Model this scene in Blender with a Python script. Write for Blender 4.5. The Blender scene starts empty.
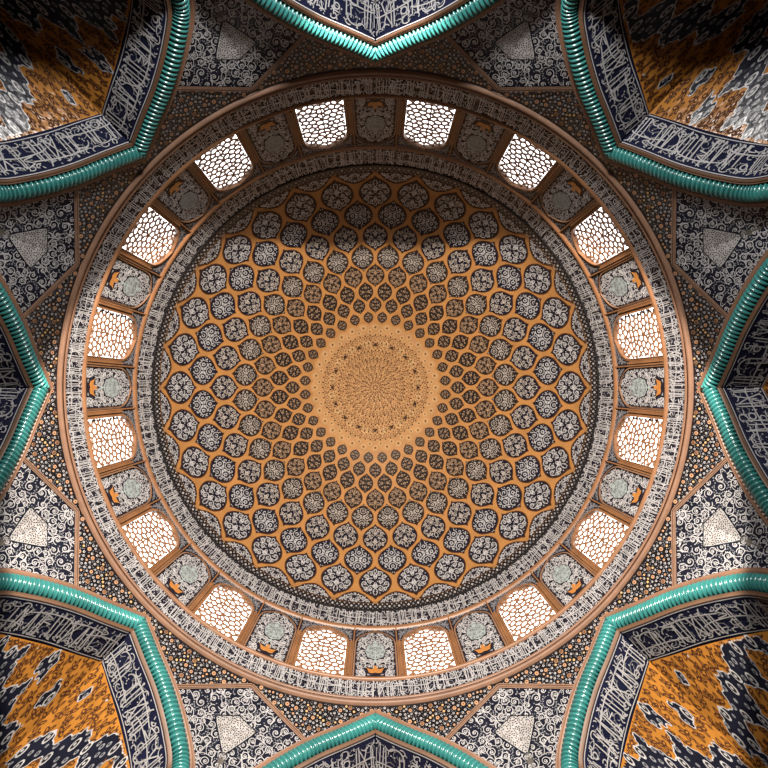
import bpy, math, random
import numpy as np
from mathutils.geometry import delaunay_2d_cdt
from mathutils import Vector

PI = math.pi
F = 456.0                 # focal length in pixels of a 768 px frame
RD = 9.0                  # radius of the drum
APO = 9.05                # half width of the octagon
D225 = PI / 8
col = bpy.context.scene.collection

# ------------------------------------------------------------------ materials
MATS = {}
ALBEDO = 0.55              # scales every base colour down so less light bounces around the dome


def mat(name, c, rough=0.35, var=0.18, scale=3.0, spec=0.5, coat=0.0, metal=0.0, emit=None, bump=0.0, c2=None):
    m = bpy.data.materials.new(name)
    m.use_nodes = True
    nt = m.node_tree
    b = nt.nodes['Principled BSDF']
    tc = nt.nodes.new('ShaderNodeTexCoord')
    nz = nt.nodes.new('ShaderNodeTexNoise')
    nz.inputs['Scale'].default_value = scale
    nz.inputs['Detail'].default_value = 6
    nz.inputs['Roughness'].default_value = 0.65
    nt.links.new(tc.outputs['Object'], nz.inputs['Vector'])
    rp = nt.nodes.new('ShaderNodeValToRGB')
    rp.color_ramp.elements[0].position = 0.3
    rp.color_ramp.elements[1].position = 0.72
    if not emit:
        c = tuple(x * ALBEDO for x in c)
        spec *= .7
    lo = tuple(x * (1 - var) for x in c)
    hi = c2 if c2 else tuple(min(1, x * (1 + var)) for x in c)
    rp.color_ramp.elements[0].color = (*lo, 1)
    rp.color_ramp.elements[1].color = (*hi, 1)
    nt.links.new(nz.outputs['Fac'], rp.inputs['Fac'])
    nt.links.new(rp.outputs['Color'], b.inputs['Base Color'])
    b.inputs['Roughness'].default_value = rough
    b.inputs['Specular IOR Level'].default_value = spec
    b.inputs['Coat Weight'].default_value = coat
    b.inputs['Coat Roughness'].default_value = 0.18
    b.inputs['Metallic'].default_value = metal
    if bump:
        bp = nt.nodes.new('ShaderNodeBump')
        bp.inputs['Strength'].default_value = bump
        bp.inputs['Distance'].default_value = 0.05
        n2 = nt.nodes.new('ShaderNodeTexNoise')
        n2.inputs['Scale'].default_value = 5.0
        nt.links.new(tc.outputs['Object'], n2.inputs['Vector'])
        nt.links.new(n2.outputs['Fac'], bp.inputs['Height'])
        nt.links.new(bp.outputs['Normal'], b.inputs['Normal'])
        nt.links.new(bp.outputs['Normal'], b.inputs['Coat Normal'])
    if emit:
        b.inputs['Emission Color'].default_value = (*emit[:3], 1)
        b.inputs['Emission Strength'].default_value = emit[3]
    MATS[name] = m
    return name


NAVY = mat('navy_glazed_tile', (0.010, 0.011, 0.020), 0.24, 0.35, 2.0, 0.18, bump=0.25)
BLUE = mat('cobalt_glazed_tile', (0.011, 0.013, 0.034), 0.26, 0.35, 1.3, 0.22, bump=0.25)
BLACK = mat('black_glazed_tile', (0.006, 0.006, 0.008), 0.32, 0.3, 2.0, 0.35)
WHITE = mat('white_glaze', (0.40, 0.395, 0.405), 0.30, 0.22, 2.2, 0.4, bump=0.25)
GREY = mat('grey_glaze', (0.19, 0.195, 0.215), 0.32, 0.3, 3.0, 0.4)
PALE = mat('pale_mosaic', (0.36, 0.35, 0.345), 0.30, 0.2, 4.0, 0.4, bump=0.3)
OCHRE = mat('ochre_brick', (0.385, 0.182, 0.057), 0.5, 0.16, 1.2, 0.35, bump=0.15)
GOLD = mat('ochre_glazed_tile', (0.36, 0.150, 0.026), 0.22, 0.22, 1.6, 0.16, bump=0.3)
RUST = mat('rust_line', (0.070, 0.024, 0.008), 0.7, 0.25, 3.0, 0.15)
BROWN = mat('brown_line', (0.045, 0.022, 0.012), 0.75, 0.3, 3.0, 0.1)
SAND = mat('sand_brick', (0.42, 0.225, 0.095), 0.75, 0.14, 1.5, 0.15)
CREAM = mat('cream_glaze', (0.50, 0.33, 0.16), 0.75, 0.15, 3.0, 0.12)
CLAY = mat('terracotta_trim', (0.22, 0.102, 0.045), 0.42, 0.22, 1.7, 0.4)
STONE = mat('pink_stone_border', (0.23, 0.140, 0.095), 0.45, 0.22, 2.5, 0.4)
BEIGE = mat('beige_glaze', (0.33, 0.215, 0.135), 0.4, 0.2, 3.0, 0.3)
BONE = mat('bone_glaze', (0.38, 0.335, 0.300), 0.36, 0.2, 3.0, 0.35)
UMBER = mat('umber_glazed_tile', (0.016, 0.011, 0.009), 0.4, 0.3, 2.0, 0.3)
VASE = mat('orange_vase_glaze', (0.42, 0.175, 0.045), 0.38, 0.2, 4.0)
PINK = mat('peach_flower_glaze', (0.40, 0.230, 0.135), 0.38, 0.2, 4.0)
TEAL = mat('turquoise_glaze', (0.034, 0.205, 0.195), 0.27, 0.35, 1.1, 0.9, coat=0.35)
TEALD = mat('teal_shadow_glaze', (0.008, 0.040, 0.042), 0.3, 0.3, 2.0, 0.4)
AQUA = mat('pale_aqua_glaze', (0.30, 0.36, 0.355), 0.35, 0.2, 4.0)
PANE = mat('daylight_pane', (0.8, 0.8, 0.8), 0.5, 0.02, 1.0, 0.2, emit=(1.0, 0.98, 0.98, 3.0))
TRIM = mat('brown_moulding', (0.20, 0.108, 0.066), 0.5, 0.22, 1.7, 0.35)
DARKTRIM = mat('dark_brown_moulding', (0.125, 0.066, 0.036), 0.5, 0.22, 1.7, 0.35)
MATTE = mat('matte_black_brick', (0.012, 0.011, 0.011), 0.8, 0.3, 2.0, 0.1)
PLASTER = mat('plain_plaster', (0.07, 0.06, 0.05), 0.7, 0.2, 1.0)
FLOORM = mat('floor_stone', (0.06, 0.04, 0.035), 0.6, 0.2, 1.5)

# ------------------------------------------------------------------ mesh builder


class MB:
    """collects polygons given as 2D points with an offset above their surface; a map turns them into 3D"""

    def __init__(self):
        self.v, self.f, self.m, self.n = [], [], [], 0

    def add3(self, V, faces, m):
        V = np.asarray(V, float).reshape(-1, 3)
        b = self.n
        self.v.append(V)
        self.n += len(V)
        for f in faces:
            self.f.append([i + b for i in f])
            self.m.append(m)

    def grid3(self, G, m, closed_u=False, closed_v=False):
        G = np.asarray(G, float)
        nu, nv = G.shape[:2]
        fs = []
        for i in range(nu if closed_u else nu - 1):
            for j in range(nv if closed_v else nv - 1):
                i2, j2 = (i + 1) % nu, (j + 1) % nv
                fs.append([i * nv + j, i2 * nv + j, i2 * nv + j2, i * nv + j2])
        self.add3(G.reshape(-1, 3), fs, m)

    def pat(self, P, fn):
        """lay a flat pattern onto a surface"""
        if not P.n:
            return
        xy = np.concatenate(P.v)
        off = np.concatenate(P.o)
        V = fn(xy, off)
        b = self.n
        self.v.append(V)
        self.n += len(V)
        self.f += [[i + b for i in f] for f in P.f]
        self.m += P.m


class Pat:
    def __init__(self):
        self.v, self.o, self.f, self.m, self.n = [], [], [], [], 0

    def poly(self, pts, faces, m, off):
        pts = np.asarray(pts, float).reshape(-1, 2)
        b = self.n
        self.v.append(pts)
        self.o.append(np.full(len(pts), off))
        self.n += len(pts)
        for f in faces:
            self.f.append([i + b for i in f])
            self.m.append(m)

    def fan(self, outline, m, off, rings=1, c=None):
        o = np.asarray(outline, float)
        n = len(o)
        c = o.mean(0) if c is None else np.asarray(c, float)
        pts, fs = [c[None]], []
        for k in range(1, rings + 1):
            pts.append(c + (o - c) * k / rings)
        for i in range(n):
            j = (i + 1) % n
            fs.append([0, 1 + i, 1 + j])
            for k in range(1, rings):
                a, b = 1 + (k - 1) * n, 1 + k * n
                fs.append([a + i, b + i, b + j, a + j])
        self.poly(np.concatenate(pts), fs, m, off)

    def disc(self, c, r, m, off, n=8, ry=None, rot=0.0):
        t = np.arange(n) * 2 * PI / n
        x, y = r * np.cos(t), (ry or r) * np.sin(t)
        cr, sr = math.cos(rot), math.sin(rot)
        self.poly(np.stack([c[0] + x * cr - y * sr, c[1] + x * sr + y * cr], 1), [list(range(n))], m, off)

    def ribbon(self, pts, w, m, off, closed=False, inside=None):
        pts = np.asarray(pts, float)
        if len(pts) < 2:
            return
        if inside is not None:
            ok = inside(pts)
            if not ok.all():
                run = []
                for i in range(len(pts)):
                    if ok[i]:
                        run.append(i)
                    if (not ok[i] or i == len(pts) - 1):
                        if len(run) > 1:
                            self.ribbon(pts[run], w if np.isscalar(w) else w[run], m, off)
                        run = []
                return
        if closed:
            d = np.roll(pts, -1, 0) - np.roll(pts, 1, 0)
        else:
            d = np.gradient(pts, axis=0)
        L = np.linalg.norm(d, axis=1)
        L[L < 1e-9] = 1
        nrm = np.stack([-d[:, 1], d[:, 0]], 1) / L[:, None]
        hw = (np.asarray(w) * 0.5 * np.ones(len(pts)))[:, None]
        n = len(pts)
        V = np.concatenate([pts + nrm * hw, pts - nrm * hw])
        fs = [[i, (i + 1) % n, n + (i + 1) % n, n + i] for i in range(n if closed else n - 1)]
        self.poly(V, fs, m, off)

    def ring(self, c, r, w, m, off, n=10):
        t = np.arange(n) * 2 * PI / n
        self.ribbon(np.stack([c[0] + r * np.cos(t), c[1] + r * np.sin(t)], 1), w, m, off, closed=True)

    def leaf(self, p, ang, L, w, m, off):
        u = np.array([math.cos(ang), math.sin(ang)])
        v = np.array([-u[1], u[0]])
        p = np.asarray(p, float)
        self.poly([p, p + u * L * .35 + v * w * .5, p + u * L, p + u * L * .35 - v * w * .5], [[0, 1, 2, 3]], m, off)

    def mirrored(self):
        """add the reflection in x = 0"""
        v = [np.concatenate(self.v)] if self.n else []
        if not v:
            return self
        V = v[0].copy()
        V[:, 0] *= -1
        o = np.concatenate(self.o)
        b = self.n
        self.v = [v[0], V]
        self.o = [o, o]
        self.f += [[i + b for i in reversed(f)] for f in self.f]
        self.m += list(self.m)
        self.n *= 2
        return self

    def swap(self):
        """exchange the two axes"""
        self.v = [a[:, ::-1].copy() for a in self.v]
        return self


def in_poly(poly, pts):
    poly = np.asarray(poly, float)
    x, y = pts[:, 0], pts[:, 1]
    r = np.zeros(len(pts), bool)
    j = len(poly) - 1
    for i in range(len(poly)):
        xi, yi = poly[i]
        xj, yj = poly[j]
        c = (yi > y) != (yj > y)
        if c.any():
            r ^= c & (x < (xj - xi) * (y - yi) / (yj - yi + 1e-12) + xi)
        j = i
    return r


def smooth(pts, n=8, closed=False):
    """Catmull-Rom through the points"""
    p = np.asarray(pts, float)
    N = len(p)
    out = []
    for i in range(N if closed else N - 1):
        a = p[(i - 1) % N] if closed or i > 0 else 2 * p[0] - p[1]
        b, c = p[i], p[(i + 1) % N]
        d = p[(i + 2) % N] if closed or i + 2 < N else 2 * p[-1] - p[-2]
        for k in range(n):
            t = k / n
            out.append(0.5 * (2 * b + (c - a) * t + (2 * a - 5 * b + 4 * c - d) * t * t + (3 * b - a - 3 * c + d) * t ** 3))
    if not closed:
        out.append(p[-1])
    return np.array(out)


OBJ = {}


def obj(name, mb, parent=None, origin=(0, 0, 0), sm=False):
    """one mesh object; vertices are given in world space of the base instance, origin is where the thing stands"""
    me = bpy.data.meshes.new(name)
    V = np.concatenate(mb.v) - np.asarray(origin, float)
    me.from_pydata(V.tolist(), [], mb.f)
    names = list(dict.fromkeys(mb.m))
    for n in names:
        me.materials.append(MATS[n])
    ix = {n: i for i, n in enumerate(names)}
    me.polygons.foreach_set('material_index', np.array([ix[n] for n in mb.m], dtype=np.int32))
    if sm:
        me.polygons.foreach_set('use_smooth', np.ones(len(me.polygons), dtype=bool))
    me.update()
    o = bpy.data.objects.new(name, me)
    col.objects.link(o)
    if parent is not None:
        o.parent = parent
    else:
        o.location = origin
    return o


def empty(name, origin):
    o = bpy.data.objects.new(name, None)
    o.empty_display_size = 0.3
    col.objects.link(o)
    o.location = origin
    return o


def tag(o, label=None, cat=None, group=None, kind=None):
    for k, v in (('label', label), ('category', cat), ('group', group), ('kind', kind)):
        if v:
            o[k] = v
    if cat and not kind and not o.get('kind'):
        o['kind'] = 'thing'
    return o


def rot_copy(root, ang, name=None):
    """a copy of a thing, its parts and their sub-parts, turned about the axis of the dome"""
    r = root.copy()
    if name:
        r.name = name
    col.objects.link(r)
    x, y, z = root.location
    c, s = math.cos(ang), math.sin(ang)
    r.location = (x * c - y * s, x * s + y * c, z)
    r.rotation_euler = (0, 0, root.rotation_euler.z + ang)
    for ch in list(root.children):
        k = ch.copy()
        col.objects.link(k)
        k.parent = r
        for g in list(ch.children):
            h = g.copy()
            col.objects.link(h)
            h.parent = k
    return r


# ------------------------------------------------------------------ surfaces
def Sdepth(th, z):
    t = np.mod(th + D225, PI / 4) - D225
    w = np.clip((z - 10.2) / 2.75, 0, 1)
    w = w * w * (3 - 2 * w)
    return (1 - w) * APO / np.cos(t) + w * RD


def S_z(r, th):
    """height at which the line of sight of radius r meets the wall between octagon and drum"""
    lo, hi = np.full(r.shape, 0.2), np.full(r.shape, 14.5)
    for _ in range(40):
        mid = (lo + hi) / 2
        big = F * Sdepth(th, mid) / mid > r
        lo = np.where(big, mid, lo)
        hi = np.where(big, hi, mid)
    return (lo + hi) / 2


def map_S(turn=0.0):
    def fn(xy, off):
        r = np.hypot(xy[:, 0], xy[:, 1])
        th = np.arctan2(xy[:, 1], xy[:, 0]) + turn
        z = S_z(r, th)
        R = Sdepth(th, z) - off
        return np.stack([R * np.cos(th), R * np.sin(th), z], 1)
    return fn


# dome profile
ZB, HD = 19.0, 9.6
_s = np.linspace(0, 1, 600)
_R = RD * np.clip(1 - _s ** 1.9, 0, 1) ** 0.62
_Z = ZB + HD * _s
_r = F * _R / _Z
_dR, _dZ = np.gradient(_R), np.gradient(_Z)
_L = np.hypot(_dR, _dZ)
_nR, _nZ = -_dZ / _L, _dR / _L       # normal, towards the inside
_ro = _r[::-1]


def prof(r, off):
    """radius and height of the drum-and-dome profile seen at radius r px from below"""
    r = np.asarray(r, float)
    wall = r >= 216.0
    zW = RD * F / np.maximum(r, 1)
    RW = RD - off
    R = np.interp(r, _ro, _R[::-1])
    Z = np.interp(r, _ro, _Z[::-1])
    nR = np.interp(r, _ro, _nR[::-1])
    nZ = np.interp(r, _ro, _nZ[::-1])
    nR = np.where(r < 6, nR * r / 6, nR)
    return np.where(wall, RW, R + nR * off), np.where(wall, zW, Z + nZ * off)


def map_rev(ref=1.0):
    """points are (angle * ref, radius in px)"""
    def fn(xy, off):
        th = xy[:, 0] / ref
        R, Z = prof(xy[:, 1], off)
        return np.stack([R * np.cos(th), R * np.sin(th), Z], 1)
    return fn


def map_drum(xy, off):
    """points are (metres along the drum, height)"""
    th = xy[:, 0] / RD
    R = RD - off
    return np.stack([R * np.cos(th), R * np.sin(th), xy[:, 1]], 1)


# ------------------------------------------------------------------ ornament
def throw(rng, inside, bbox, rmin, rmax, tries=3000, slack=1.0, have=None):
    """dart throwing of circles"""
    x0, y0, x1, y1 = bbox
    C = [] if have is None else list(have)
    k0 = len(C)
    P = np.stack([rng.uniform(x0, x1, tries), rng.uniform(y0, y1, tries)], 1)
    rr = np.sort(rng.uniform(rmin, rmax, tries))[::-1]
    ok = inside(P)
    for p, r, good in zip(P, rr, ok):
        if not good:
            continue
        if C:
            A = np.array(C)
            if ((A[:, 0] - p[0]) ** 2 + (A[:, 1] - p[1]) ** 2 < ((A[:, 2] + r) * slack) ** 2).any():
                continue
        C.append((p[0], p[1], r))
    return C[k0:]


def scroll(P, c, r, w, m, off, chir, ph, inside, flower=None, turns=1.35, leaves=True):
    n = max(12, int(20 * turns))
    t = np.linspace(0, 1, n)
    rad = r * (1 - 0.74 * t ** 0.9)
    a = ph + chir * t * turns * 2 * PI
    pts = np.stack([c[0] + rad * np.cos(a), c[1] + rad * np.sin(a)], 1)
    P.ribbon(pts, w, m, off, inside=inside)
    for q in (2, 5, 8, 11, 14) if leaves else ():
        if q < n:
            d = a[q] + chir * 0.4
            tip = pts[q] + np.array([math.cos(d), math.sin(d)]) * w * 1.4
            if inside(tip[None])[0]:
                P.leaf(pts[q], d, w * 2.6, w * 1.5, m, off + .004)
    if flower and inside(np.array([c]))[0]:
        P.disc(c, flower, m, off + .004, 8)
        P.disc(c, flower * 0.5, BLACK, off + .010, 6)


def arabesque(P, rng, inside, bbox, rmin, rmax, w, m, off, m2=None, tries=2500, dot=0.5):
    C = throw(rng, inside, bbox, rmin, rmax, tries, 0.88)
    for i, (x, y, r) in enumerate(C):
        scroll(P, (x, y), r, w, m, off, 1 if rng.random() < .5 else -1, rng.uniform(0, 6.28), inside, flower=r * .30, leaves=i % 2 == 0, turns=1.2)
        # a stem to the next scroll
        if i:
            A = np.array(C[:i])
            j = int(np.argmin((A[:, 0] - x) ** 2 + (A[:, 1] - y) ** 2))
            q = np.array(A[j][:2])
            p = np.array([x, y])
            d = q - p
            L = np.linalg.norm(d)
            nrm = np.array([-d[1], d[0]]) / L
            t = np.linspace(0, 1, 8)[:, None]
            pts = p + nrm * r * .9 + (d + nrm * (-A[j][2] * .9 - r * .9)) * t + nrm * np.sin(t * PI) * .2 * L
            P.ribbon(pts, w * .8, m, off, inside=inside)
    D = throw(rng, inside, bbox, dot * .7, dot * 1.3, tries, 1.12, have=[(x, y, r * .92) for x, y, r in C])
    for x, y, r in D:
        P.disc((x, y), r, m2 or m, off, 6)
    return C


def calligraphy(P, rng, L, H, w, m, m2, off, blue=None):
    """bands of tall joined letters: (s along, t up)"""
    ok = lambda q: (q[:, 1] > H * .03) & (q[:, 1] < H * .97) & (q[:, 0] >= 0) & (q[:, 0] <= L)
    # thin vine behind
    x = 0.0
    k = 0
    while x < L:
        r = H * rng.uniform(.16, .24)
        scroll(P, (x, H * (.27 if k % 2 else .72)), r, w * .6, m2, off, 1 if k % 2 else -1, rng.uniform(0, 6), ok, turns=1.2)
        x += r * 1.25
        k += 1
    # tall letters, in clusters
    x = H * .1
    while x < L - H * .1:
        for _ in range(rng.integers(2, 6)):
            h0, h1 = H * rng.uniform(.03, .28), H * rng.uniform(.80, .99)
            sl = rng.uniform(-.06, .06) * H
            pts = np.array([[x + H * .05, h1 - H * .06], [x, h1], [x + sl * .5, (h0 + h1) / 2], [x + sl, h0]])
            P.ribbon(smooth(pts, 4), w, m, off + .006, inside=ok)
            x += H * rng.uniform(.085, .14)
        kind = rng.integers(0, 4)
        cx, cy, r = x + H * .16, H * rng.uniform(.22, .42), H * rng.uniform(.13, .2)
        if kind == 0:      # bowl
            a = np.linspace(PI * .95, PI * 2.1, 12)
            P.ribbon(np.stack([cx + r * 1.3 * np.cos(a), cy + r * np.sin(a)], 1), w * np.linspace(.7, 1.3, 12), m, off + .006, inside=ok)
        elif kind == 1:    # loop
            a = np.linspace(0, 2 * PI, 12)
            P.ribbon(np.stack([cx + r * .6 * np.cos(a), cy + r * .6 * np.sin(a)], 1), w, m, off + .006, inside=ok)
            P.ribbon(smooth([[cx + r * .5, cy], [cx + r, cy - r * .7], [cx - r * .5, cy - r * 1.1]], 4), w, m, off + .006, inside=ok)
        elif kind == 2:    # zigzag
            P.ribbon(smooth([[cx - r, cy + r], [cx + r * .6, cy + r * .6], [cx - r * .5, cy - r * .2], [cx + r, cy - r * .9]], 4), w, m, off + .006, inside=ok)
        else:              # crossing lam-alif
            P.ribbon(smooth([[cx - r * .8, H * .9], [cx, H * .5], [cx + r * .9, H * .18]], 4), w, m, off + .006, inside=ok)
            P.ribbon(smooth([[cx + r * .9, H * .9], [cx, H * .5], [cx - r * .6, H * .18]], 4), w, m, off + .006, inside=ok)
        for _ in range(7):
            q = np.array([cx + rng.uniform(-1, 1) * r * 1.3, rng.uniform(.15, .9) * H])
            if ok(q[None])[0]:
                P.disc(q, w * .75, m, off + .006, 4, rot=rng.uniform(0, 3))
        c2 = (cx + rng.uniform(-.1, .15) * H, H * rng.uniform(.6, .82))
        a = np.linspace(rng.uniform(0, 3), rng.uniform(5, 7), 10)
        P.ribbon(np.stack([c2[0] + r * .6 * np.cos(a), c2[1] + r * .55 * np.sin(a)], 1), w * .8, m, off + .006, inside=ok)
        x += H * rng.uniform(.20, .34)
    for t0 in (.11, .87):
        x = 0.0
        while x < L:
            r = H * rng.uniform(.07, .115)
            a = rng.uniform(0, 6) + np.linspace(0, rng.uniform(2.5, 4.5), 9)
            P.ribbon(np.stack([x + r * 1.3 * np.cos(a), H * (t0 + rng.uniform(-.03, .03)) + r * np.sin(a)], 1), w * .85, m, off + .006, inside=ok)
            x += H * rng.uniform(.13, .30)
    # long sweeping strokes across the tall letters
    x = 0.0
    while x < L:
        Ls, y0 = H * rng.uniform(.9, 1.8), H * rng.choice([.2, .34, .52, .66])
        pts = np.array([[x, y0 + H * .08], [x + Ls * .15, y0], [x + Ls * .6, y0 + H * rng.uniform(-.04, .04)], [x + Ls, y0 + H * .1]])
        P.ribbon(smooth(pts, 5), w * 1.05, m, off + .010, inside=ok)
        x += Ls * rng.uniform(.6, .95)


# ------------------------------------------------------------------ camera
cam = bpy.data.cameras.new('camera')
cam.sensor_width = 36.0
cam.lens = 36.0 * F / 768.0
cam.shift_x = 8.7 / 768.0
cam.shift_y = 3.5 / 768.0
cam.clip_end = 200
co = bpy.data.objects.new('camera', cam)
co.rotation_euler = (PI, 0, 0)
col.objects.link(co)
bpy.context.scene.camera = co

PLACE = ['right', 'lower right', 'bottom', 'lower left', 'left', 'upper left', 'top', 'upper right']

# ------------------------------------------------------------------ dome
rng = np.random.default_rng(11)
NA = 32
dome = empty('dome', (0, 0, ZB))
tag(dome, 'ochre dome interior with a net of dark tile medallions around a golden centre', 'dome')

shell = MB()
ths = np.linspace(0, 2 * PI, 256, endpoint=False)
rs = np.concatenate([[0.0], np.linspace(1.5, 216.5, 90)])
G = np.zeros((256, len(rs), 3))
for i, t in enumerate(ths):
    R, Z = prof(np.minimum(rs, 215.99), 0.0)
    G[i] = np.stack([R * math.cos(t), R * math.sin(t), Z], 1)
shell.grid3(G, OCHRE, closed_u=True)
obj('lattice_shell', shell, dome, (0, 0, ZB), sm=True)

RINGS = [  # centre radius, half width and half height in px, phase
    (195.5, 15.6, 14.8, 0), (173.3, 13.7, 13.6, 1), (151.5, 11.9, 13.2, 0), (130.6, 10.5, 12.3, 1),
    (112.5, 8.7, 10.5, 0), (96.3, 6.9, 9.0, 1), (82.8, 5.8, 7.2, 0), (70.4, 4.6, 5.5, 1)]
HALF = np.array([(0, 1.06), (.14, .90), (.42, .76), (.74, .55), (.94, .24), (1.0, -.02), (.95, -.26), (.76, -.54), (.44, -.77), (.14, -.91), (0, -1.06)])
half = np.concatenate([[HALF[0]], smooth(HALF[1:-1], 3), [HALF[-1]]])
OUT = np.concatenate([half, (half * [-1, 1])[::-1][1:-1]])


def cell_pattern(kind, rc, hw, hh, rng, fine, ground=NAVY, line=WHITE):
    """a tile medallion; points (angle*rc, r)"""
    P = Pat()
    o = OUT * [hw, hh]
    P.fan(o * 1.07, RUST, .012, 2, c=(0, 0))
    P.fan(o, ground, .022, 2, c=(0, 0))
    inner = o * .965
    ins = lambda q: in_poly(inner, q)
    Q = Pat()
    w = max(.40, .056 * hw)
    s = hw / 15.6
    if hw < 8:
        # too small for scrolls: a rosette of petals and dots
        for (x, y, r) in ((.42, 0, .20), (0, .46, .20), (0, -.46, .20), (.40, .44, .10), (.40, -.44, .10), (.74, .16, .09), (.74, -.16, .09), (0, .80, .09), (0, -.80, .09)):
            Q.disc((x * hw, y * hh), r * hw, line, .032, 8)
            if r > .15:
                Q.disc((x * hw, y * hh), r * hw * .45, ground, .038, 6)
        Q.ring((0, 0), .12 * hw, w * .8, line, .034, 8)
        Q.mirrored()
        return P, Q
    if kind == 0:
        # scrolls with a central palmette
        for (x, y, r, ch, ph) in ((.31, .44, .25, 1, 3.4), (.68, .12, .25, -1, 2.2), (.33, -.08, .22, 1, 4.0), (.62, -.36, .20, 1, 1.4), (.29, -.56, .23, -1, 1.0), (.64, .44, .15, 1, 0.2)):
            scroll(Q, (x * hw, y * hh), r * hw, w, line, .032, ch, ph, ins, flower=.085 * hw, turns=1.05, leaves=False)
        Q.ribbon(smooth(np.array([(.05, .85), (.14, .62), (.02, .38), (.10, .2), (.02, 0)]) * [hw, hh], 4), w * .9, line, .032, inside=ins)
        Q.ribbon(smooth(np.array([(.02, -.22), (.11, -.4), (.02, -.6), (.1, -.76), (.02, -.9)]) * [hw, hh], 4), w * .9, line, .032, inside=ins)
        Q.leaf((.0, .12 * hh), 1.0, .30 * hw, .18 * hw, line, .034)
        Q.leaf((.0, -.32 * hh), -.9, .26 * hw, .16 * hw, line, .034)
    else:
        # four ringed flowers
        for (x, y, r) in ((.45, .02, .135), (0, .50, .135), (0, -.50, .135)):
            Q.disc((x * hw, y * hh), r * hw, line, .032, 10)
            Q.disc((x * hw, y * hh), r * hw * .45, ground, .038, 8)
            a = np.linspace(.5, 5.2, 16) + (PI / 2 if x == 0 else 0) * (1 if y > 0 else -1)
            Q.ribbon(np.stack([x * hw + r * 2.0 * hw * np.cos(a), y * hh + r * 2.0 * hw * np.sin(a)], 1), w, line, .032, inside=ins)
        for (x, y, r, ch, ph) in ((.47, .47, .15, 1, 3.4), (.47, -.45, .15, -1, 2.8), (.80, .16, .11, 1, 2), (.80, -.16, .11, -1, 4)):
            scroll(Q, (x * hw, y * hh), r * hw, w, line, .032, ch, ph, ins, turns=.9, leaves=False)
        Q.leaf((.02 * hw, 0), .78, .34 * hw, .14 * hw, line, .034)
        Q.leaf((.02 * hw, 0), -.78, .34 * hw, .14 * hw, line, .034)
    D = throw(rng, lambda q: ins(q) & (q[:, 0] > .03 * hw), (0, -hh, hw, hh), .42 * s + .16, .62 * s + .2, 300, 1.9)
    for x, y, r in D[:26 if fine else 7]:
        Q.disc((x, y), r * .8, line, .034, 5)
    Q.mirrored()
    return P, Q


def merge(fn, *pats):
    b = MB()
    for p in pats:
        b.pat(p, fn)
    return b


many = MB()
cells_made = 0
for ri, (rc, hw, hh, ph) in enumerate(RINGS):
    P, Q = cell_pattern(ri % 2, rc, hw, hh, rng, ri < 4, NAVY if ri < 3 else UMBER, WHITE if ri < 2 else BONE if ri < 4 else BEIGE)
    fn0 = map_rev(rc)
    base = merge(lambda xy, off: fn0(xy + [0, rc], off), P, Q)
    V0 = np.concatenate(base.v)
    if ri < 3:
        R, Z = prof(np.array([rc]), 0.0)
        org = np.array([R[0], 0, Z[0]])
        first = None
        for k in range(NA):
            a = (k + .5 * ph) * 2 * PI / NA
            if first is None:
                # mesh of the medallion at angle 0, about its own centre
                first = obj('tile_medallion', base, dome, org)
                o = first
            else:
                o = first.copy()
                col.objects.link(o)
                o.parent = dome
            c, s = math.cos(a), math.sin(a)
            o.location = (org[0] * c, org[0] * s, org[2] - ZB)
            o.rotation_euler = (0, 0, a)
            cells_made += 1
    else:
        for k in range(NA):
            a = (k + .5 * ph) * 2 * PI / NA
            c, s = math.cos(a), math.sin(a)
            V = np.stack([V0[:, 0] * c - V0[:, 1] * s, V0[:, 0] * s + V0[:, 1] * c, V0[:, 2]], 1)
            b = many.n
            many.v.append(V)
            many.n += len(V)
            many.f += [[i + b for i in f] for f in base.f]
            many.m += base.m
o = obj('small_tile_medallion', many, dome, (0, 0, ZB))
tag(o, 'small dark medallions in the five rings nearest the golden centre', kind='stuff')

# half medallions at the foot of the dome, between the points of the net
P = Pat()
Q = Pat()
rc, hw = 214.0, 19.2
top = np.array([(-18.6, 1.2), (-15.2, -1.0), (-11.5, -4.6), (-6.5, -7.0), (0, -8.6), (6.5, -7.0), (11.5, -4.6), (15.2, -1.0), (18.6, 1.2)])
top = smooth(top, 2)
bot = np.stack([top[::-1, 0], np.full(len(top), 1.95)], 1)
n = len(top)
P.poly(np.concatenate([top, bot[::-1]]), [[i, i + 1, n + i + 1, n + i] for i in range(n - 1)], NAVY, .016)
P.ribbon(top, .9, RUST, .020)
reg = np.concatenate([top * [.93, .86] + [0, .2], bot * [.9, .8]])
ins = lambda q: in_poly(reg, q)
for (x, y, r, ch, ph) in ((3.6, -3.4, 2.9, 1, 3), (8.6, -1.6, 2.6, -1, 2), (13, .1, 1.6, 1, 3), (3.0, .3, 2.0, 1, 1)):
    scroll(Q, (x, y), r, .85, WHITE, .026, ch, ph, ins, flower=1.0, turns=1.1)
for x, y, r in throw(rng, lambda q: ins(q) & (q[:, 0] > .4), (0, -9, 19, 2), .5, .8, 300, 1.7):
    Q.disc((x, y), r * .8, WHITE, .028, 5)
Q.mirrored()
fn0 = map_rev(rc)
base = merge(lambda xy, off: fn0(xy + [0, rc], off), P, Q)
V0 = np.concatenate(base.v)
foot = MB()
for k in range(NA):
    a = (k + .5) * 2 * PI / NA
    c, s = math.cos(a), math.sin(a)
    b = foot.n
    foot.v.append(np.stack([V0[:, 0] * c - V0[:, 1] * s, V0[:, 0] * s + V0[:, 1] * c, V0[:, 2]], 1))
    foot.n += len(V0)
    foot.f += [[i + b for i in f] for f in base.f]
    foot.m += base.m
o = obj('foot_border', foot, dome, (0, 0, ZB))
tag(o, 'dark scalloped tile border between the lowest points of the net')

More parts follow.
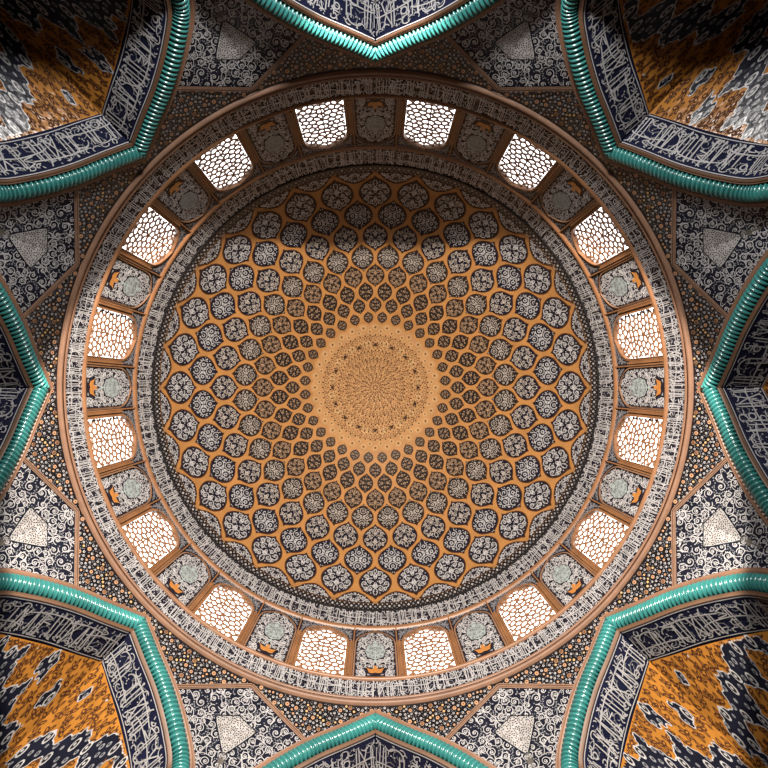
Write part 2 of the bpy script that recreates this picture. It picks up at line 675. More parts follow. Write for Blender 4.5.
# golden centre
P = Pat()
t = np.linspace(0, 2 * PI, 257)[:-1]
rim = 62.3 + 2.6 * np.abs(np.cos(16 * t))
cen = MB()
Gs = []
for fr in np.linspace(0.02, 1, 24):
    R, Z = prof(rim * fr, .012)
    Gs.append(np.stack([R * np.cos(t), R * np.sin(t), Z], 1))
cen.grid3(np.array(Gs), SAND, closed_v=True)
R, Z = prof(np.array([0.0]), .012)
b = cen.n
cen.add3([[0, 0, Z[0]]] + Gs[0].tolist(), [[0, 1 + i, 1 + (i + 1) % 256] for i in range(256)], SAND)
obj_c = None
pp = Pat()


def pol(c, r):
    return np.array([c, r])


def pdisc(a, r, rad, m, off, n=6, ry=None):
    tt = np.arange(n) * 2 * PI / n
    pp.poly(np.stack([a + rad * np.cos(tt) / r, r + (ry or rad) * np.sin(tt)], 1), [list(range(n))], m, off)


def pring(a, r, rad, w, m, off, n=8):
    tt = np.arange(n) * 2 * PI / n
    V = np.concatenate([np.stack([a + (rad + q) * np.cos(tt) / r, r + (rad + q) * np.sin(tt)], 1) for q in (w / 2, -w / 2)])
    pp.poly(V, [[i, (i + 1) % n, n + (i + 1) % n, n + i] for i in range(n)], m, off)


for k in range(32):      # florets on the scalloped edge
    a = (k + .5) * 2 * PI / 32
    pring(k * 2 * PI / 32, 60.5, 2.3, .7, CREAM, .026)
    pdisc(k * 2 * PI / 32, 60.5, .9, RUST, .026)
    pring(a, 56.5, 1.8, .6, CREAM, .026)
    pdisc(a, 56.5, .7, RUST, .026)
for k in range(16):
    a = k * 2 * PI / 16
    pdisc(a, 43, 1.7, BROWN, .030, 6)
    for q in (-1.8, 1.8):
        pdisc(a + q / 43, 42.0, .8, BROWN, .030, 4)
    for q in (-.5, .5):
        pring(a + PI / 16 + q * .07, 44 + q, 2.4, .7, CREAM, .026)
r = 52.5
row = 0
while r > 4:
    n = 64 if r > 36 else 48 if r > 22 else 32 if r > 13 else 16
    for k in range(n):
        a = (k + .5 * (row % 2)) * 2 * PI / n
        u = rng.random()
        sz = min(1.0, 2 * PI * r / n * .26)
        if row % 3 == 0:
            pdisc(a, r, sz * .8, BROWN, .028, 4, ry=sz * 1.3)
        elif row % 3 == 1:
            pring(a, r, sz * 1.7, .45, RUST, .026, 7)
            pdisc(a, r, sz * .45, CREAM, .028, 4)
        else:
            pdisc(a, r, sz * .7, RUST, .028, 5)
            pdisc(a + .4 * 2 * PI / n, r + .9, sz * .45, CREAM, .028, 4)
    r -= 2.55 if r > 14 else 2.1
    row += 1
for k in range(16):      # winding stems from the centre outwards
    for sg in (-1, 1):
        q = np.linspace(8, 54, 40)
        a = k * 2 * PI / 16 + sg * .11 * np.sin(q * .42)
        pts = np.stack([a, q], 1)
        d = .28 / q
        V = np.concatenate([pts + np.stack([d, 0 * q], 1), pts - np.stack([d, 0 * q], 1)])
        pp.poly(V, [[i, i + 1, 41 + i, 40 + i] for i in range(39)], CREAM if sg > 0 else RUST, .022)
for k in range(8):
    pdisc(k * PI / 4, 2.2, .7, NAVY, .03, 5)
cen.pat(pp, map_rev(1.0))
o = obj('sunburst_medallion', cen, dome, (0, 0, ZB), sm=False)
tag(o, 'golden central disc filled with tiny arabesques')

# ------------------------------------------------------------------ ring bands round the drum


def rev_band(mb, r0, r1, m, off=0.0, n=256, steps=2):
    rr = np.linspace(r0, r1, steps)
    R, Z = prof(rr, off)
    t = np.linspace(0, 2 * PI, n, endpoint=False)
    mb.grid3(np.stack([np.stack([R * math.cos(a), R * math.sin(a), Z], 1) for a in t]), m, closed_u=True)


def rev_mould(mb, r0, r1, out, m, n=256, bumps=1):
    """a rounded moulding on the wall between two radii"""
    z0, z1 = RD * F / r0, RD * F / r1
    q = np.linspace(0, 1, 6 * bumps + 1)
    off = out * (0.35 + .65 * np.abs(np.sin(q * PI * bumps)))
    off[0] = off[-1] = -0.02
    Z = z0 + (z1 - z0) * q
    R = RD - off
    t = np.linspace(0, 2 * PI, n, endpoint=False)
    mb.grid3(np.stack([np.stack([R * math.cos(a), R * math.sin(a), Z], 1) for a in t]), m, closed_u=True)


def band(name, r_out, r_in, seed, ground, nrep, w):
    mb = MB()
    rev_band(mb, r_out, r_in, ground)
    H = r_out - r_in
    rm = (r_out + r_in) / 2
    L = 2 * PI * rm / nrep
    for q in range(nrep):
        P = Pat()
        calligraphy(P, np.random.default_rng(seed + q), L, H, w, WHITE, GREY, .014)
        th0 = q * 2 * PI / nrep
        mb.pat(P, lambda xy, off: map_rev(rm)(np.stack([xy[:, 0] + th0 * rm, r_out - xy[:, 1]], 1), off))
    return mb


low = empty('inscription_frieze', (0, 0, RD * F / 318))
tag(low, 'wide dark blue frieze of white lettering circling below the windows', 'frieze')
L0 = tuple(low.location)
o = obj('lettered_band', band('b', 310.8, 293.5, 50, NAVY, 8, .80), low, L0)
mb = MB()
rev_mould(mb, 318.6, 311.3, .10, TRIM, bumps=2)
rev_band(mb, 315.9, 315.1, RUST, .10)
obj('lower_moulding', mb, low, L0, sm=True)
mb = MB()
rev_mould(mb, 293.9, 290.4, .08, CLAY)
obj('upper_moulding', mb, low, L0, sm=True)

upp = empty('inscription_frieze', (0, 0, RD * F / 242))
tag(upp, 'narrower frieze of white lettering at the foot of the dome', 'frieze')
U0 = tuple(upp.location)
obj('lettered_band', band('b', 239.4, 223.8, 80, NAVY, 8, .72), upp, U0)
mb = MB()
rev_mould(mb, 243.2, 239.2, .09, CLAY)
obj('lower_moulding', mb, upp, U0, sm=True)
mb = MB()
rev_mould(mb, 223.9, 222.3, .04, MATTE)
obj('black_moulding', mb, upp, U0, sm=True)
mb = MB()
rev_band(mb, 222.2, 215.95, BLACK, .0)
P = Pat()
for k in range(288):
    a = k * 2 * PI / 288
    P.disc((a * 219, 219.6), 1.35, WHITE if k % 2 else GREY, .014, 4)
    P.disc(((a + PI / 288) * 219, 217.3), .85, WHITE, .014, 4)
    P.disc(((a + PI / 288) * 219, 221.4), .7, GREY, .014, 4)
mb.pat(P, map_rev(219))
obj('dotted_border', mb, upp, U0)

# ------------------------------------------------------------------ drum: windows and tile panels
WH, PH = 0.76, 0.71                    # half widths of window and panel
BAY = 2 * PI * RD / 16                 # a window and a panel
ZS, ZT, ZC = 14.12, 16.70, RD * F / 241.5     # sill, peak, cornice


def arch_outline(hw, z0, zs, zt):
    """half outline from the sill up to the peak"""
    H = zt - zs
    p = np.array([(hw, zs), (hw * .985, zs + H * .22), (hw * .90, zs + H * .45), (hw * .72, zs + H * .66), (hw * .42, zs + H * .85), (0, zt)])
    return np.concatenate([[(hw, z0)], [(hw, z0 + (zs - z0) * .5)], smooth(p, 3)])


def arch_full(h):
    return np.concatenate([h, (h * [-1, 1])[::-1][1:]])


def bay_plate(P, h, bw, m, off):
    """the wall between an arched opening and the rectangle round it"""
    n = len(h)
    out = []
    for (x, z) in h:
        out.append((bw, z) if x >= h[0][0] - 1e-6 else None)
    # upper part goes to the cornice
    idx = [i for i, q in enumerate(out) if q is None]
    for j, i in enumerate(idx):
        f = (j + 1) / len(idx)
        if f < .4:
            out[i] = (bw, h[idx[0] - 1][1] + (ZC - h[idx[0] - 1][1]) * f / .4)
        else:
            out[i] = (bw * (1 - (f - .4) / .6), ZC)
    for sg in (1, -1):
        V = np.concatenate([h, np.array(out)]) * [sg, 1]
        P.poly(V, [[i, i + 1, n + i + 1, n + i] for i in range(n - 1)], m, off)


def corner_scrolls(P, rng, h, bw, z_spring, m, w=.03):
    full = arch_full(h * [1.0, 1.0])
    grown = full.copy()
    grown[:, 0] *= 1.16
    grown[:, 1] += .10
    ins = lambda q: (~in_poly(grown, q)) & (q[:, 0] < bw - .05) & (q[:, 1] < ZC - .06) & (q[:, 1] > z_spring) & (q[:, 0] > .03)
    Q = Pat()
    arabesque(Q, rng, ins, (0, z_spring, bw, ZC), .07, .13, w, m, .02, tries=700, dot=.025)
    Q.mirrored()
    return Q


def strip3(mb, pts, w_in, w_out, off, depth, m):
    """a flat raised strip following an outline: face and two sides"""
    d = np.gradient(pts, axis=0)
    nrm = np.stack([-d[:, 1], d[:, 0]], 1) / np.linalg.norm(d, axis=1)[:, None]
    a, b = pts + nrm * w_in, pts - nrm * w_out
    n = len(pts)
    rows = [map_drum(a, np.full(n, off - depth)), map_drum(a, np.full(n, off)), map_drum(b, np.full(n, off)), map_drum(b, np.full(n, off - depth))]
    mb.grid3(np.array(rows), m)


def box3(mb, x0, x1, z0, z1, o0, o1, m):
    V = map_drum(np.array([(x, z) for x in (x0, x1) for z in (z0, z1)] * 2), np.array([o0] * 4 + [o1] * 4))
    mb.add3(V, [[4, 5, 7, 6], [0, 1, 5, 4], [2, 6, 7, 3], [0, 4, 6, 2], [1, 3, 7, 5]], m)


rng = np.random.default_rng(5)
bw = BAY / 2 - PH - .03                # half width of the window bay
worg = np.array([RD, 0, ZS])
win = empty('window_1', worg)
hWin = arch_outline(WH, ZS - .03, 15.86, ZT)
P = Pat()
bay_plate(P, hWin, bw, NAVY, 0.0)
mb = merge(map_drum, P, corner_scrolls(Pat(), rng, hWin, bw - .05, 15.9, GREY))
obj('corner_tiles', mb, win, worg)
mb = MB()
full = arch_full(hWin)
strip3(mb, full, .0, .085, .055, .055, CLAY)
strip3(mb, full, .0, .03, .075, .03, CLAY)
# reveal
rows = [map_drum(full, np.full(len(full), .05)), map_drum(full, np.full(len(full), -.07))]
mb.grid3(np.array(rows), CLAY)
for sg in (-1, 1):
    box3(mb, sg * (bw - .045), sg * bw, ZS - .03, ZC, -.02, .07, CLAY)
obj('window_frame', mb, win, worg)
for sg in (-1, 1):
    mb = MB()
    x0, x1 = WH + .095, bw - .05
    wd = (x1 - x0)
    for q, (f0, f1, o1) in enumerate(((0, .26, .05), (.30, .72, .10), (.76, 1.0, .06))):
        box3(mb, sg * (x0 + wd * f0), sg * (x0 + wd * f1), ZS - .02, 16.02, -.01, o1, CLAY)
    obj('jamb_pilaster', mb, win, worg)
# pane of daylight
P = Pat()
P.fan(full, PANE, -.065, 1, c=(0, 15.2))
obj('pane', merge(map_drum, P), win, worg)
# pierced grille: an irregular net of bars, mirrored about the middle
grown = full * [.985, 1]
insW = lambda q: in_poly(grown, q)
C = throw(rng, lambda q: (q[:, 0] > .045) & (q[:, 0] < WH + .25), (0, ZS - .3, WH + .25, ZT + .3), .055, .112, 6000, .98)
pts = [(x, z) for x, z, r in C]
pts += [(-x, z) for x, z in pts]
r_ = delaunay_2d_cdt([Vector(p) for p in pts], [], [], 0, 1e-6)
vv, tris = [np.array(v) for v in r_[0]], [f for f in r_[2] if len(f) == 3]
cc, adj = [], {}
for ti, f in enumerate(tris):
    a, b, c = (vv[i] for i in f)
    d = 2 * (a[0] * (b[1] - c[1]) + b[0] * (c[1] - a[1]) + c[0] * (a[1] - b[1]))
    if abs(d) < 1e-9:
        cc.append((a + b + c) / 3)
    else:
        a2, b2, c2 = a @ a, b @ b, c @ c
        cc.append(np.array([(a2 * (b[1] - c[1]) + b2 * (c[1] - a[1]) + c2 * (a[1] - b[1])) / d, (a2 * (c[0] - b[0]) + b2 * (a[0] - c[0]) + c2 * (b[0] - a[0])) / d]))
    for i in range(3):
        adj.setdefault(tuple(sorted((f[i], f[(i + 1) % 3]))), []).append(ti)
mb = MB()
for e, t2 in adj.items():
    if len(t2) != 2:
        continue
    p, q = cc[t2[0]], cc[t2[1]]
    if np.linalg.norm(p - q) > .5 or np.linalg.norm(p - q) < 1e-4:
        continue
    d = q - p
    L = np.linalg.norm(d)
    nrm = np.array([-d[1], d[0]]) / L
    t = np.linspace(-.06, 1.06, 5)[:, None]
    bow = .13 * L * (1 if (p[0] + q[0]) > 0 else -1)
    line = p + d * t + nrm * bow * (1 - (2 * t - 1) ** 2)
    ok = insW(line)
    if ok.sum() < 2:
        continue
    line = line[ok]
    g = np.gradient(line, axis=0)
    nn = np.stack([-g[:, 1], g[:, 0]], 1) / np.linalg.norm(g, axis=1)[:, None]
    hwid = .0195 + .010 * np.abs(np.linspace(-1, 1, len(line)))[:, None]
    a, b = line + nn * hwid, line - nn * hwid
    n = len(line)
    mb.grid3(np.array([map_drum(a, np.full(n, -.05)), map_drum(a, np.full(n, -.005)), map_drum(b, np.full(n, -.005)), map_drum(b, np.full(n, -.05))]), CLAY)
obj('grille', mb, win, worg)

porg = np.array([RD, 0, ZS])
pan = empty('drum_panel', porg)
hPan = arch_outline(PH - .04, ZS - .03, 15.80, ZT + .05)
full = arch_full(hPan)
P = Pat()
P.fan(full, NAVY, 0.0, 2, c=(0, 15.2))
shr = full * [.93, 1] + [0, 0]
insP = lambda q: in_poly(shr, q) & (q[:, 1] > ZS) & (q[:, 1] < ZT - .05) & ((q[:, 0] / .36) ** 2 + ((q[:, 1] - 15.52) / .50) ** 2 > 1) & ((np.abs(q[:, 0]) > .33) | (np.abs(q[:, 1] - 14.45) > .16))
Q = Pat()
arabesque(Q, rng, lambda q: insP(q) & (q[:, 0] > .02), (0, ZS, PH, ZT + .1), .07, .12, .034, WHITE, .014, GREY, tries=1800, dot=.026)
Q.mirrored()
obj('arabesque_field', merge(map_drum, P, Q), pan, porg)
P = Pat()
bay_plate(P, hPan, PH + .02, NAVY, 0.0)
obj('corner_tiles', merge(map_drum, P, corner_scrolls(Pat(), rng, hPan, PH + .02, 15.95, GREY, .026)), pan, porg)
mb = MB()
strip3(mb, full, .0, .05, .035, .035, STONE)
strip3(mb, full, .0, .018, .05, .02, CLAY)
obj('panel_frame', mb, pan, porg)
# cartouche with pointed ends
P = Pat()
a = np.linspace(0, 2 * PI, 33)[:-1]
lob = 1 + .05 * np.cos(8 * a)
cart = np.stack([.33 * lob * np.sign(np.cos(a)) * np.abs(np.cos(a)) ** .85, 15.52 + .46 * lob * np.sin(a)], 1)
P.fan(cart, AQUA, .022, 2)
P.ribbon(cart, .022, GREY, .03, closed=True)
for sg in (-1, 1):
    P.fan(np.array([(0, 15.52 + sg * .66), (.07, 15.52 + sg * .55), (0, 15.52 + sg * .47), (-.07, 15.52 + sg * .55)]), AQUA, .024)
Q = Pat()
arabesque(Q, rng, lambda q: in_poly(cart * [.9, 1], q) & (np.abs(q[:, 1] - 15.52) < .4) & (q[:, 0] > .02), (0, 15, .4, 16), .06, .09, .012, GREY, .03, tries=400, dot=.010)
Q.mirrored()
obj('cartouche', merge(map_drum, P, Q), pan, porg)
P = Pat()
vase = np.array([(-.29, 14.60), (-.24, 14.50), (-.20, 14.36), (-.10, 14.33), (0, 14.36), (.10, 14.33), (.20, 14.36), (.24, 14.50), (.29, 14.60), (.16, 14.54), (0, 14.55), (-.16, 14.54)])
P.fan(vase, VASE, .022, 1, c=(0, 14.46))
P.fan(np.array([(-.07, 14.55), (.07, 14.55), (.04, 14.72), (-.04, 14.72)]), VASE, .022)
obj('vase_motif', merge(map_drum, P), pan, porg)

drum_wall = MB()
R = RD + .46
t = np.linspace(0, 2 * PI, 128, endpoint=False)
drum_wall.grid3(np.stack([np.array([(R * math.cos(a), R * math.sin(a), z) for z in (12.9, 19.1)]) for a in t]), PLASTER, closed_u=True)
drum_wall.grid3(np.stack([np.array([(q * math.cos(a), q * math.sin(a), 19.1) for q in (RD - .02, R)]) for a in t]), PLASTER, closed_u=True)
obj('wall_drum', drum_wall, None, (0, 0, 0))
bpy.data.objects['wall_drum']['kind'] = 'structure'

for j in range(16):
    a = (j + .5) * 2 * PI / 16
    k = j // 2 if j % 2 == 0 else (j + 1) // 2
    side = 'clockwise' if j % 2 == 0 else 'anticlockwise'
    shade = {5: 'daylit', 6: 'daylit'}.get(k % 8, 'bright')
    o = win if j == 0 else rot_copy(win, a, f'window_{j + 1}')
    if j:
        tag(o, f'arched drum window with pierced lattice just {side} of the {PLACE[k % 8]} arch peak', 'window', 'arched windows of the drum', 'structure')
tag(win, 'arched drum window with pierced lattice just clockwise of the right arch peak', 'window', 'arched windows of the drum', 'structure')
x, y, z = worg
win.location = (x * math.cos(D225 / 2 * 1.0), x * math.sin(D225 / 2), z)
win.rotation_euler = (0, 0, D225 / 2)
# the copies were turned from the base bay at angle 0; the first window now stands half a bay on
for j in range(1, 16):
    o = bpy.data.objects[f'window_{j + 1}']
    a = (j + .5) * 2 * PI / 16
    o.location = (x * math.cos(a), x * math.sin(a), z)
    o.rotation_euler = (0, 0, a)
a0 = .5 * 2 * PI / 16
win.location = (x * math.cos(a0), x * math.sin(a0), z)
win.rotation_euler = (0, 0, a0)

for j in range(16):
    o = pan if j == 0 else rot_copy(pan, j * 2 * PI / 16)
    if j % 2 == 0:
        lab = f'arched tile panel with aqua cartouche and orange vase facing the {PLACE[j // 2]} arch peak'
    else:
        lab = f'arched tile panel with cartouche and vase midway between {PLACE[j // 2]} and {PLACE[(j // 2 + 1) % 8]} arches'
    tag(o, lab, 'tile panel', 'tile panels between the drum windows')

# ------------------------------------------------------------------ arches
CTRL = np.array([(323.9, 0), (338.2, 33.5), (353.4, 70.6), (374.5, 109), (399, 141.5), (439, 170.8), (469, 185.5), (550, 221), (700, 283), (1000, 405), (2200, 892)], float)
px = smooth(CTRL, 40)
A3 = map_S()(px, np.zeros(len(px)))
A3 = A3[A3[:, 2] > 0.3]
seg = np.r_[0, np.cumsum(np.linalg.norm(np.diff(A3, axis=0), axis=1))]


def resample(step, upto=None):
    L = seg[-1] if upto is None else upto
    s = np.arange(0, L, step)
    return s, np.stack([np.interp(s, seg, A3[:, i]) for i in range(3)], 1)


def frames(Pt):
    T = np.gradient(Pt, axis=0)
    T /= np.linalg.norm(T, axis=1)[:, None]
    B = np.cross(np.array([-1.0, 0, 0]), T)
    B /= np.linalg.norm(B, axis=1)[:, None]
    if B[5, 2] > 0:
        B = -B
    return T, B


INW = np.array([-1.0, 0, 0])


def both(mb, G, m, cv=False):
    """a sheet along one branch of the arch and its mirror image; nothing crosses the middle plane"""
    G = np.asarray(G)
    G = G.copy()
    G[..., 1] = np.maximum(G[..., 1], 0)
    mb.grid3(G, m, closed_v=cv)
    G2 = G.copy()
    G2[..., 1] *= -1
    mb.grid3(G2, m, closed_v=cv)


def sweep(mb, Pt, B, prof_bn, m, closed=False):
    both(mb, np.stack([Pt + B * b + INW * n for b, n in prof_bn], 1), m, closed)


torg = np.array([APO, 0, 12.7])
rope = empty('rope_moulding', torg)
# turquoise rope
step = .0125
s, Pt = resample(step)
T, B = frames(Pt)
pitch = .112
R0 = .205
nu = 20
u = np.arange(nu) * 2 * PI / nu
ctr = Pt + B * .36 + INW * .0
ph = 2 * PI * s[:, None] / pitch + u[None, :] * 1.0
# keep whole number twist per turn so that the ribs wind round like a rope
h = np.abs(np.sin(ph / 2.0 + u[None, :] * .5))
rad = R0 * (.38 + .64 * h ** .42)
mb = MB()
both(mb, ctr[:, None, :] + rad[..., None] * (np.cos(u)[None, :, None] * INW + np.sin(u)[None, :, None] * B[:, None, :]), TEAL, cv=True)
obj('turquoise_rope', mb, rope, torg, sm=True)
s2, P2 = resample(.10)
T2, B2 = frames(P2)
mb = MB()
sweep(mb, P2, B2, [(-.02, -.06), (-.02, .05), (.01, .075), (.05, .055), (.06, .075), (.10, .075), (.13, .04), (.14, -.12)], TRIM)
# thin joints across the trim
obj('outer_trim', mb, rope, torg)
mb = MB()
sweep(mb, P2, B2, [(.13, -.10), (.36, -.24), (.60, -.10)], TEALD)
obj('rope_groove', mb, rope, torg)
mb = MB()
sweep(mb, P2, B2, [(.57, -.14), (.575, .0), (.60, .03), (.63, .0), (.645, .02), (.68, .0), (.69, -.06)], DARKTRIM)
obj('inner_trim', mb, rope, torg)

# soffit with lettering
DEP = .94
s3, P3 = resample(.08)
T3, B3 = frames(P3)
C1 = P3 + B3 * .685 + INW * -.02
C2 = P3 + B3 * .80 + INW * -DEP
C1[:, 1] = np.maximum(C1[:, 1], 0)
C2[:, 1] = np.maximum(C2[:, 1], 0)


def soffit(seed, ground):
    mb = MB()
    both(mb, np.stack([C1 + (C2 - C1) * q for q in np.linspace(0, 1, 3)] + [C2 + INW * -.5 + B3 * -.02], 1), ground)
    keep = 9.0 / .03
    # the part of the curve that starts on the middle plane
    i0 = int(np.argmax(C1[:, 1] > 1e-6))
    off0 = s3[i0] - .02
    for sg, sd in ((1, seed), (-1, seed + 7)):
        P = Pat()
        W = DEP / .03
        calligraphy(P, np.random.default_rng(sd), keep, W * .90, 1.02, WHITE, GREY, .02)
        P.ribbon(np.stack([np.linspace(0, keep, 120), np.full(120, -W * .03)], 1), .8, WHITE, .016)
        P.ribbon(np.stack([np.linspace(0, keep, 120), np.full(120, W * .93)], 1), .8, WHITE, .016)

        def fn(xy, off):
            sv = xy[:, 0] * .03 + off0
            v = (xy[:, 1] * .03 + DEP * .05) / DEP
            v = np.clip(v, 0, 1)
            a = np.stack([np.interp(sv, s3, C1[:, i]) for i in range(3)], 1)
            b = np.stack([np.interp(sv, s3, C2[:, i]) for i in range(3)], 1)
            bb = np.stack([np.interp(sv, s3, B3[:, i]) for i in range(3)], 1)
            V = a + (b - a) * v[:, None] + bb * off[:, None]
            V[:, 1] = np.maximum(V[:, 1], 0) * sg
            return V
        mb.pat(P, fn)
    return mb


# ------------------------------------------------------------------ niches behind the arches
iC = int(np.argmax(C2[:, 1] > 1e-6)) - 1
NC = C2[max(iC, 0):]
Hn, Un = NC[:, 2], NC[:, 1]            # height falls, half width grows
DN = float(NC[:, 0].mean()) + .0
o_ = np.argsort(Hn)
u_of = lambda h: np.interp(h, Hn[o_], Un[o_])
HTOP = float(Hn.max())


def marching(P, f, x0, x1, y0, y1, d, m, off, line_m, line_w, region):
    """dark areas where f > 0, outlined"""
    nx, ny = int((x1 - x0) / d), int((y1 - y0) / d)
    xs, ys = np.linspace(x0, x1, nx + 1), np.linspace(y0, y1, ny + 1)
    X, Y = np.meshgrid(xs, ys, indexing='ij')
    g = np.stack([X.ravel(), Y.ravel()], 1)
    v = f(g).reshape(X.shape)
    ok = region(g).reshape(X.shape)
    segs = []
    for i in range(nx):
        for j in range(ny):
            if not (ok[i, j] and ok[i + 1, j] and ok[i, j + 1] and ok[i + 1, j + 1]):
                continue
            c = [(i, j), (i + 1, j), (i + 1, j + 1), (i, j + 1)]
            vals = [v[q] for q in c]
            if max(vals) <= 0:
                continue
            pts, cross = [], []
            for q in range(4):
                a, b = c[q], c[(q + 1) % 4]
                va, vb = v[a], v[b]
                pa = np.array((xs[a[0]], ys[a[1]]))
                pb = np.array((xs[b[0]], ys[b[1]]))
                if va > 0:
                    pts.append(pa)
                if (va > 0) != (vb > 0):
                    x = pa + (pb - pa) * va / (va - vb)
                    pts.append(x)
                    cross.append(x)
            if len(pts) >= 3:
                P.poly(pts, [list(range(len(pts)))], m, off)
            if len(cross) == 2:
                segs.append(cross)
    for a, b in segs:
        e = (b - a) * .12
        P.ribbon(np.array([a - e, b + e]), line_w, line_m, off + .006)


def garden(P, rng, X1, Y0, Y1, region, scale=1.0, axis0=0.0, ridge=1.0):
    """interlacing dark cloud bands with rosettes on an ochre ground"""
    px_, py_ = 1.02 * scale, .92 * scale

    def f(q):
        x, y = q[:, 0] / px_ * 2 * PI, (q[:, 1] - axis0) / py_ * 2 * PI
        x2, y2 = x + .5 * np.sin(y), y - .35 * np.sin(x)
        a = -(np.cos(x2) + np.cos(y2)) * .5 + .22
        a = a + .22 * np.cos(2 * x + .6) * np.cos(2 * y) + .16 * np.cos(5 * x) * np.cos(4 * y + .5)
        return a - np.clip((q[:, 1] - (HTOP - 1.3)) * 1.2, 0, 2) - np.clip((.55 - q[:, 0]) * 1.2, 0, 1) * ridge - (np.clip((.11 - (u_of(q[:, 1]) * (1.4142 if ridge else 1.0) - q[:, 0])) * 9, 0, 2))
    marching(P, f, 0, X1, Y0, Y1, .036, NAVY, .012, WHITE, .018, region)
    big = throw(rng, lambda q: region(q) & (f(q) > .30), (0, Y0, X1, Y1), .080, .098, 5000, 1.5)
    small = throw(rng, lambda q: region(q) & (f(q) > .12), (0, Y0, X1, Y1), .038, .06, 9000, 1.08, have=big)
    for x, y, r in big:
        P.disc((x, y), r * .78, WHITE, .022, 10, ry=r)
        P.disc((x, y), r * .52, BLACK, .028, 8, ry=r * .7)
        P.disc((x, y), r * .26, WHITE, .034, 6)
    for x, y, r in small:
        P.disc((x, y), r * .8, GREY, .022, 7)
        if r > .045:
            P.disc((x, y), r * .4, BLACK, .028, 5)
    fl = throw(rng, lambda q: region(q) & (f(q) < -.1), (0, Y0, X1, Y1), .065, .105, 9000, .95)
    ok = lambda q: region(q) & (f(q) < -.02)
    for x, y, r in fl:
        n = 5 if rng.random() < .6 else 4
        a0 = rng.uniform(0, 6)
        P.disc((x, y), r * .20, RUST, .018, 5)
        for k in range(n):
            a = a0 + k * 2 * PI / n
            c, s = math.cos(a), math.sin(a)
            loop = np.array([(0, 0), (.45, .28), (.95, .18), (1.15, 0), (.95, -.18), (.45, -.28), (0, 0)]) * r * .95
            pts = np.stack([x + loop[:, 0] * c - loop[:, 1] * s, y + loop[:, 0] * s + loop[:, 1] * c], 1)
            P.ribbon(pts, .022, RUST, .016, inside=ok)
    vn = throw(rng, lambda q: region(q) & (f(q) < -.03), (0, Y0, X1, Y1), .03, .06, 9000, 1.1, have=fl)
    for x, y, r in vn:
        a = rng.uniform(0, 6)
        P.leaf((x, y), a, r * 2.0, r * 1.1, RUST, .016)


NICHE_LOW = 6.6


def vault_half(sg, seed):
    """one half of a squinch: a wall that leans in as it rises, from the edge of the arch to the ridge"""
    mb = MB()
    hs = np.linspace(HTOP, .3, 60)
    us = u_of(hs)
    rows = []
    for q in np.linspace(0, 1, 7):
        rows.append(np.stack([DN + us * (1 - q), us * q * sg, hs], 1))
    mb.grid3(np.array(rows).transpose(1, 0, 2), GOLD)
    P = Pat()
    rng = np.random.default_rng(seed)
    region = lambda q: (q[:, 0] >= 0.02) & (q[:, 0] <= u_of(q[:, 1]) * 1.4142 - .03) & (q[:, 1] < HTOP - .02)
    garden(P, rng, 5.2, NICHE_LOW, HTOP, region, .82, rng.uniform(0, 1), 1.0)

    def fn(xy, off):
        u = u_of(xy[:, 1])
        q = np.clip(xy[:, 0] / 1.41421 / np.maximum(u, 1e-4), 0, 1)
        return np.stack([DN + u * (1 - q) - off * .7071, (u * q - off * .7071) * sg, xy[:, 1]], 1)
    mb.pat(P, fn)
    return mb


def lunette(seed):
    mb = MB()
    hs = np.linspace(HTOP, .3, 60)
    us = u_of(hs)
    mb.grid3(np.stack([np.stack([np.full(60, DN), us * q, hs], 1) for q in np.linspace(-1, 1, 9)], 1), GOLD)
    P = Pat()
    rng = np.random.default_rng(seed)
    region = lambda q: (q[:, 0] >= 0.0) & (q[:, 0] <= u_of(q[:, 1]) - .05) & (q[:, 1] < HTOP - .1)
    garden(P, rng, 3.8, NICHE_LOW, HTOP, region, .8, HTOP - 1.5, 0.0)
    P.mirrored()
    edge = np.stack([us, hs], 1)[:40]
    P.ribbon(edge * [.97, 1], .06, STONE, .02)
    P.ribbon(edge * [-.97, 1], .06, STONE, .02)
    mb.pat(P, lambda xy, off: np.stack([DN - off, xy[:, 0], xy[:, 1]], 1))
    return mb


norg = np.array([DN, 0, HTOP])
squinch = empty('squinch_niche', norg)
obj('vault_half', vault_half(1, 3), squinch, norg)
obj('vault_half', vault_half(-1, 8), squinch, norg)
obj('lettered_soffit', soffit(21, BLUE), squinch, norg)
recess = empty('arch_recess', norg)
obj('lunette', lunette(4), recess, norg)
obj('lettered_soffit', soffit(33, BLUE), recess, norg)

# ------------------------------------------------------------------ panels between arches and drum
apx = px[px[:, 0] < 2200]
cut = 70.6
low_i = apx[apx[:, 1] <= cut + 1e-6]
V22 = np.array([323.5 * math.cos(D225), 323.5 * math.sin(D225)])
rng = np.random.default_rng(77)

# spandrel triangle, y > 0 side of the base arch
idx = np.linspace(0, len(low_i) - 1, 22).astype(int)
A = low_i[idx]
fr = np.linspace(0, 1, len(A))
ringp = np.stack([318.2 * np.cos(fr * D225), 318.2 * np.sin(fr * D225)], 1)
ringp[-1] = V22
tri_poly = np.concatenate([A, ringp[::-1]])
cent = tri_poly.mean(0)
sorg = map_S()(np.array([[338.0, 62.0]]), np.zeros(1))[0]
span = empty('floral_spandrel', sorg)
P = Pat()
n = len(A)
K = 5
rows = [A + (ringp - A) * q for q in np.linspace(0, 1, K)]
P.poly(np.concatenate(rows), [[k * n + i, k * n + i + 1, (k + 1) * n + i + 1, (k + 1) * n + i] for k in range(K - 1) for i in range(n - 1)], BLACK, .0)
g = cent + (tri_poly - cent) * .93
ins = lambda q: in_poly(tri_poly, q) & (np.hypot(q[:, 0], q[:, 1]) > 320.8)
bb = (tri_poly[:, 0].min(), tri_poly[:, 1].min(), tri_poly[:, 0].max(), tri_poly[:, 1].max())
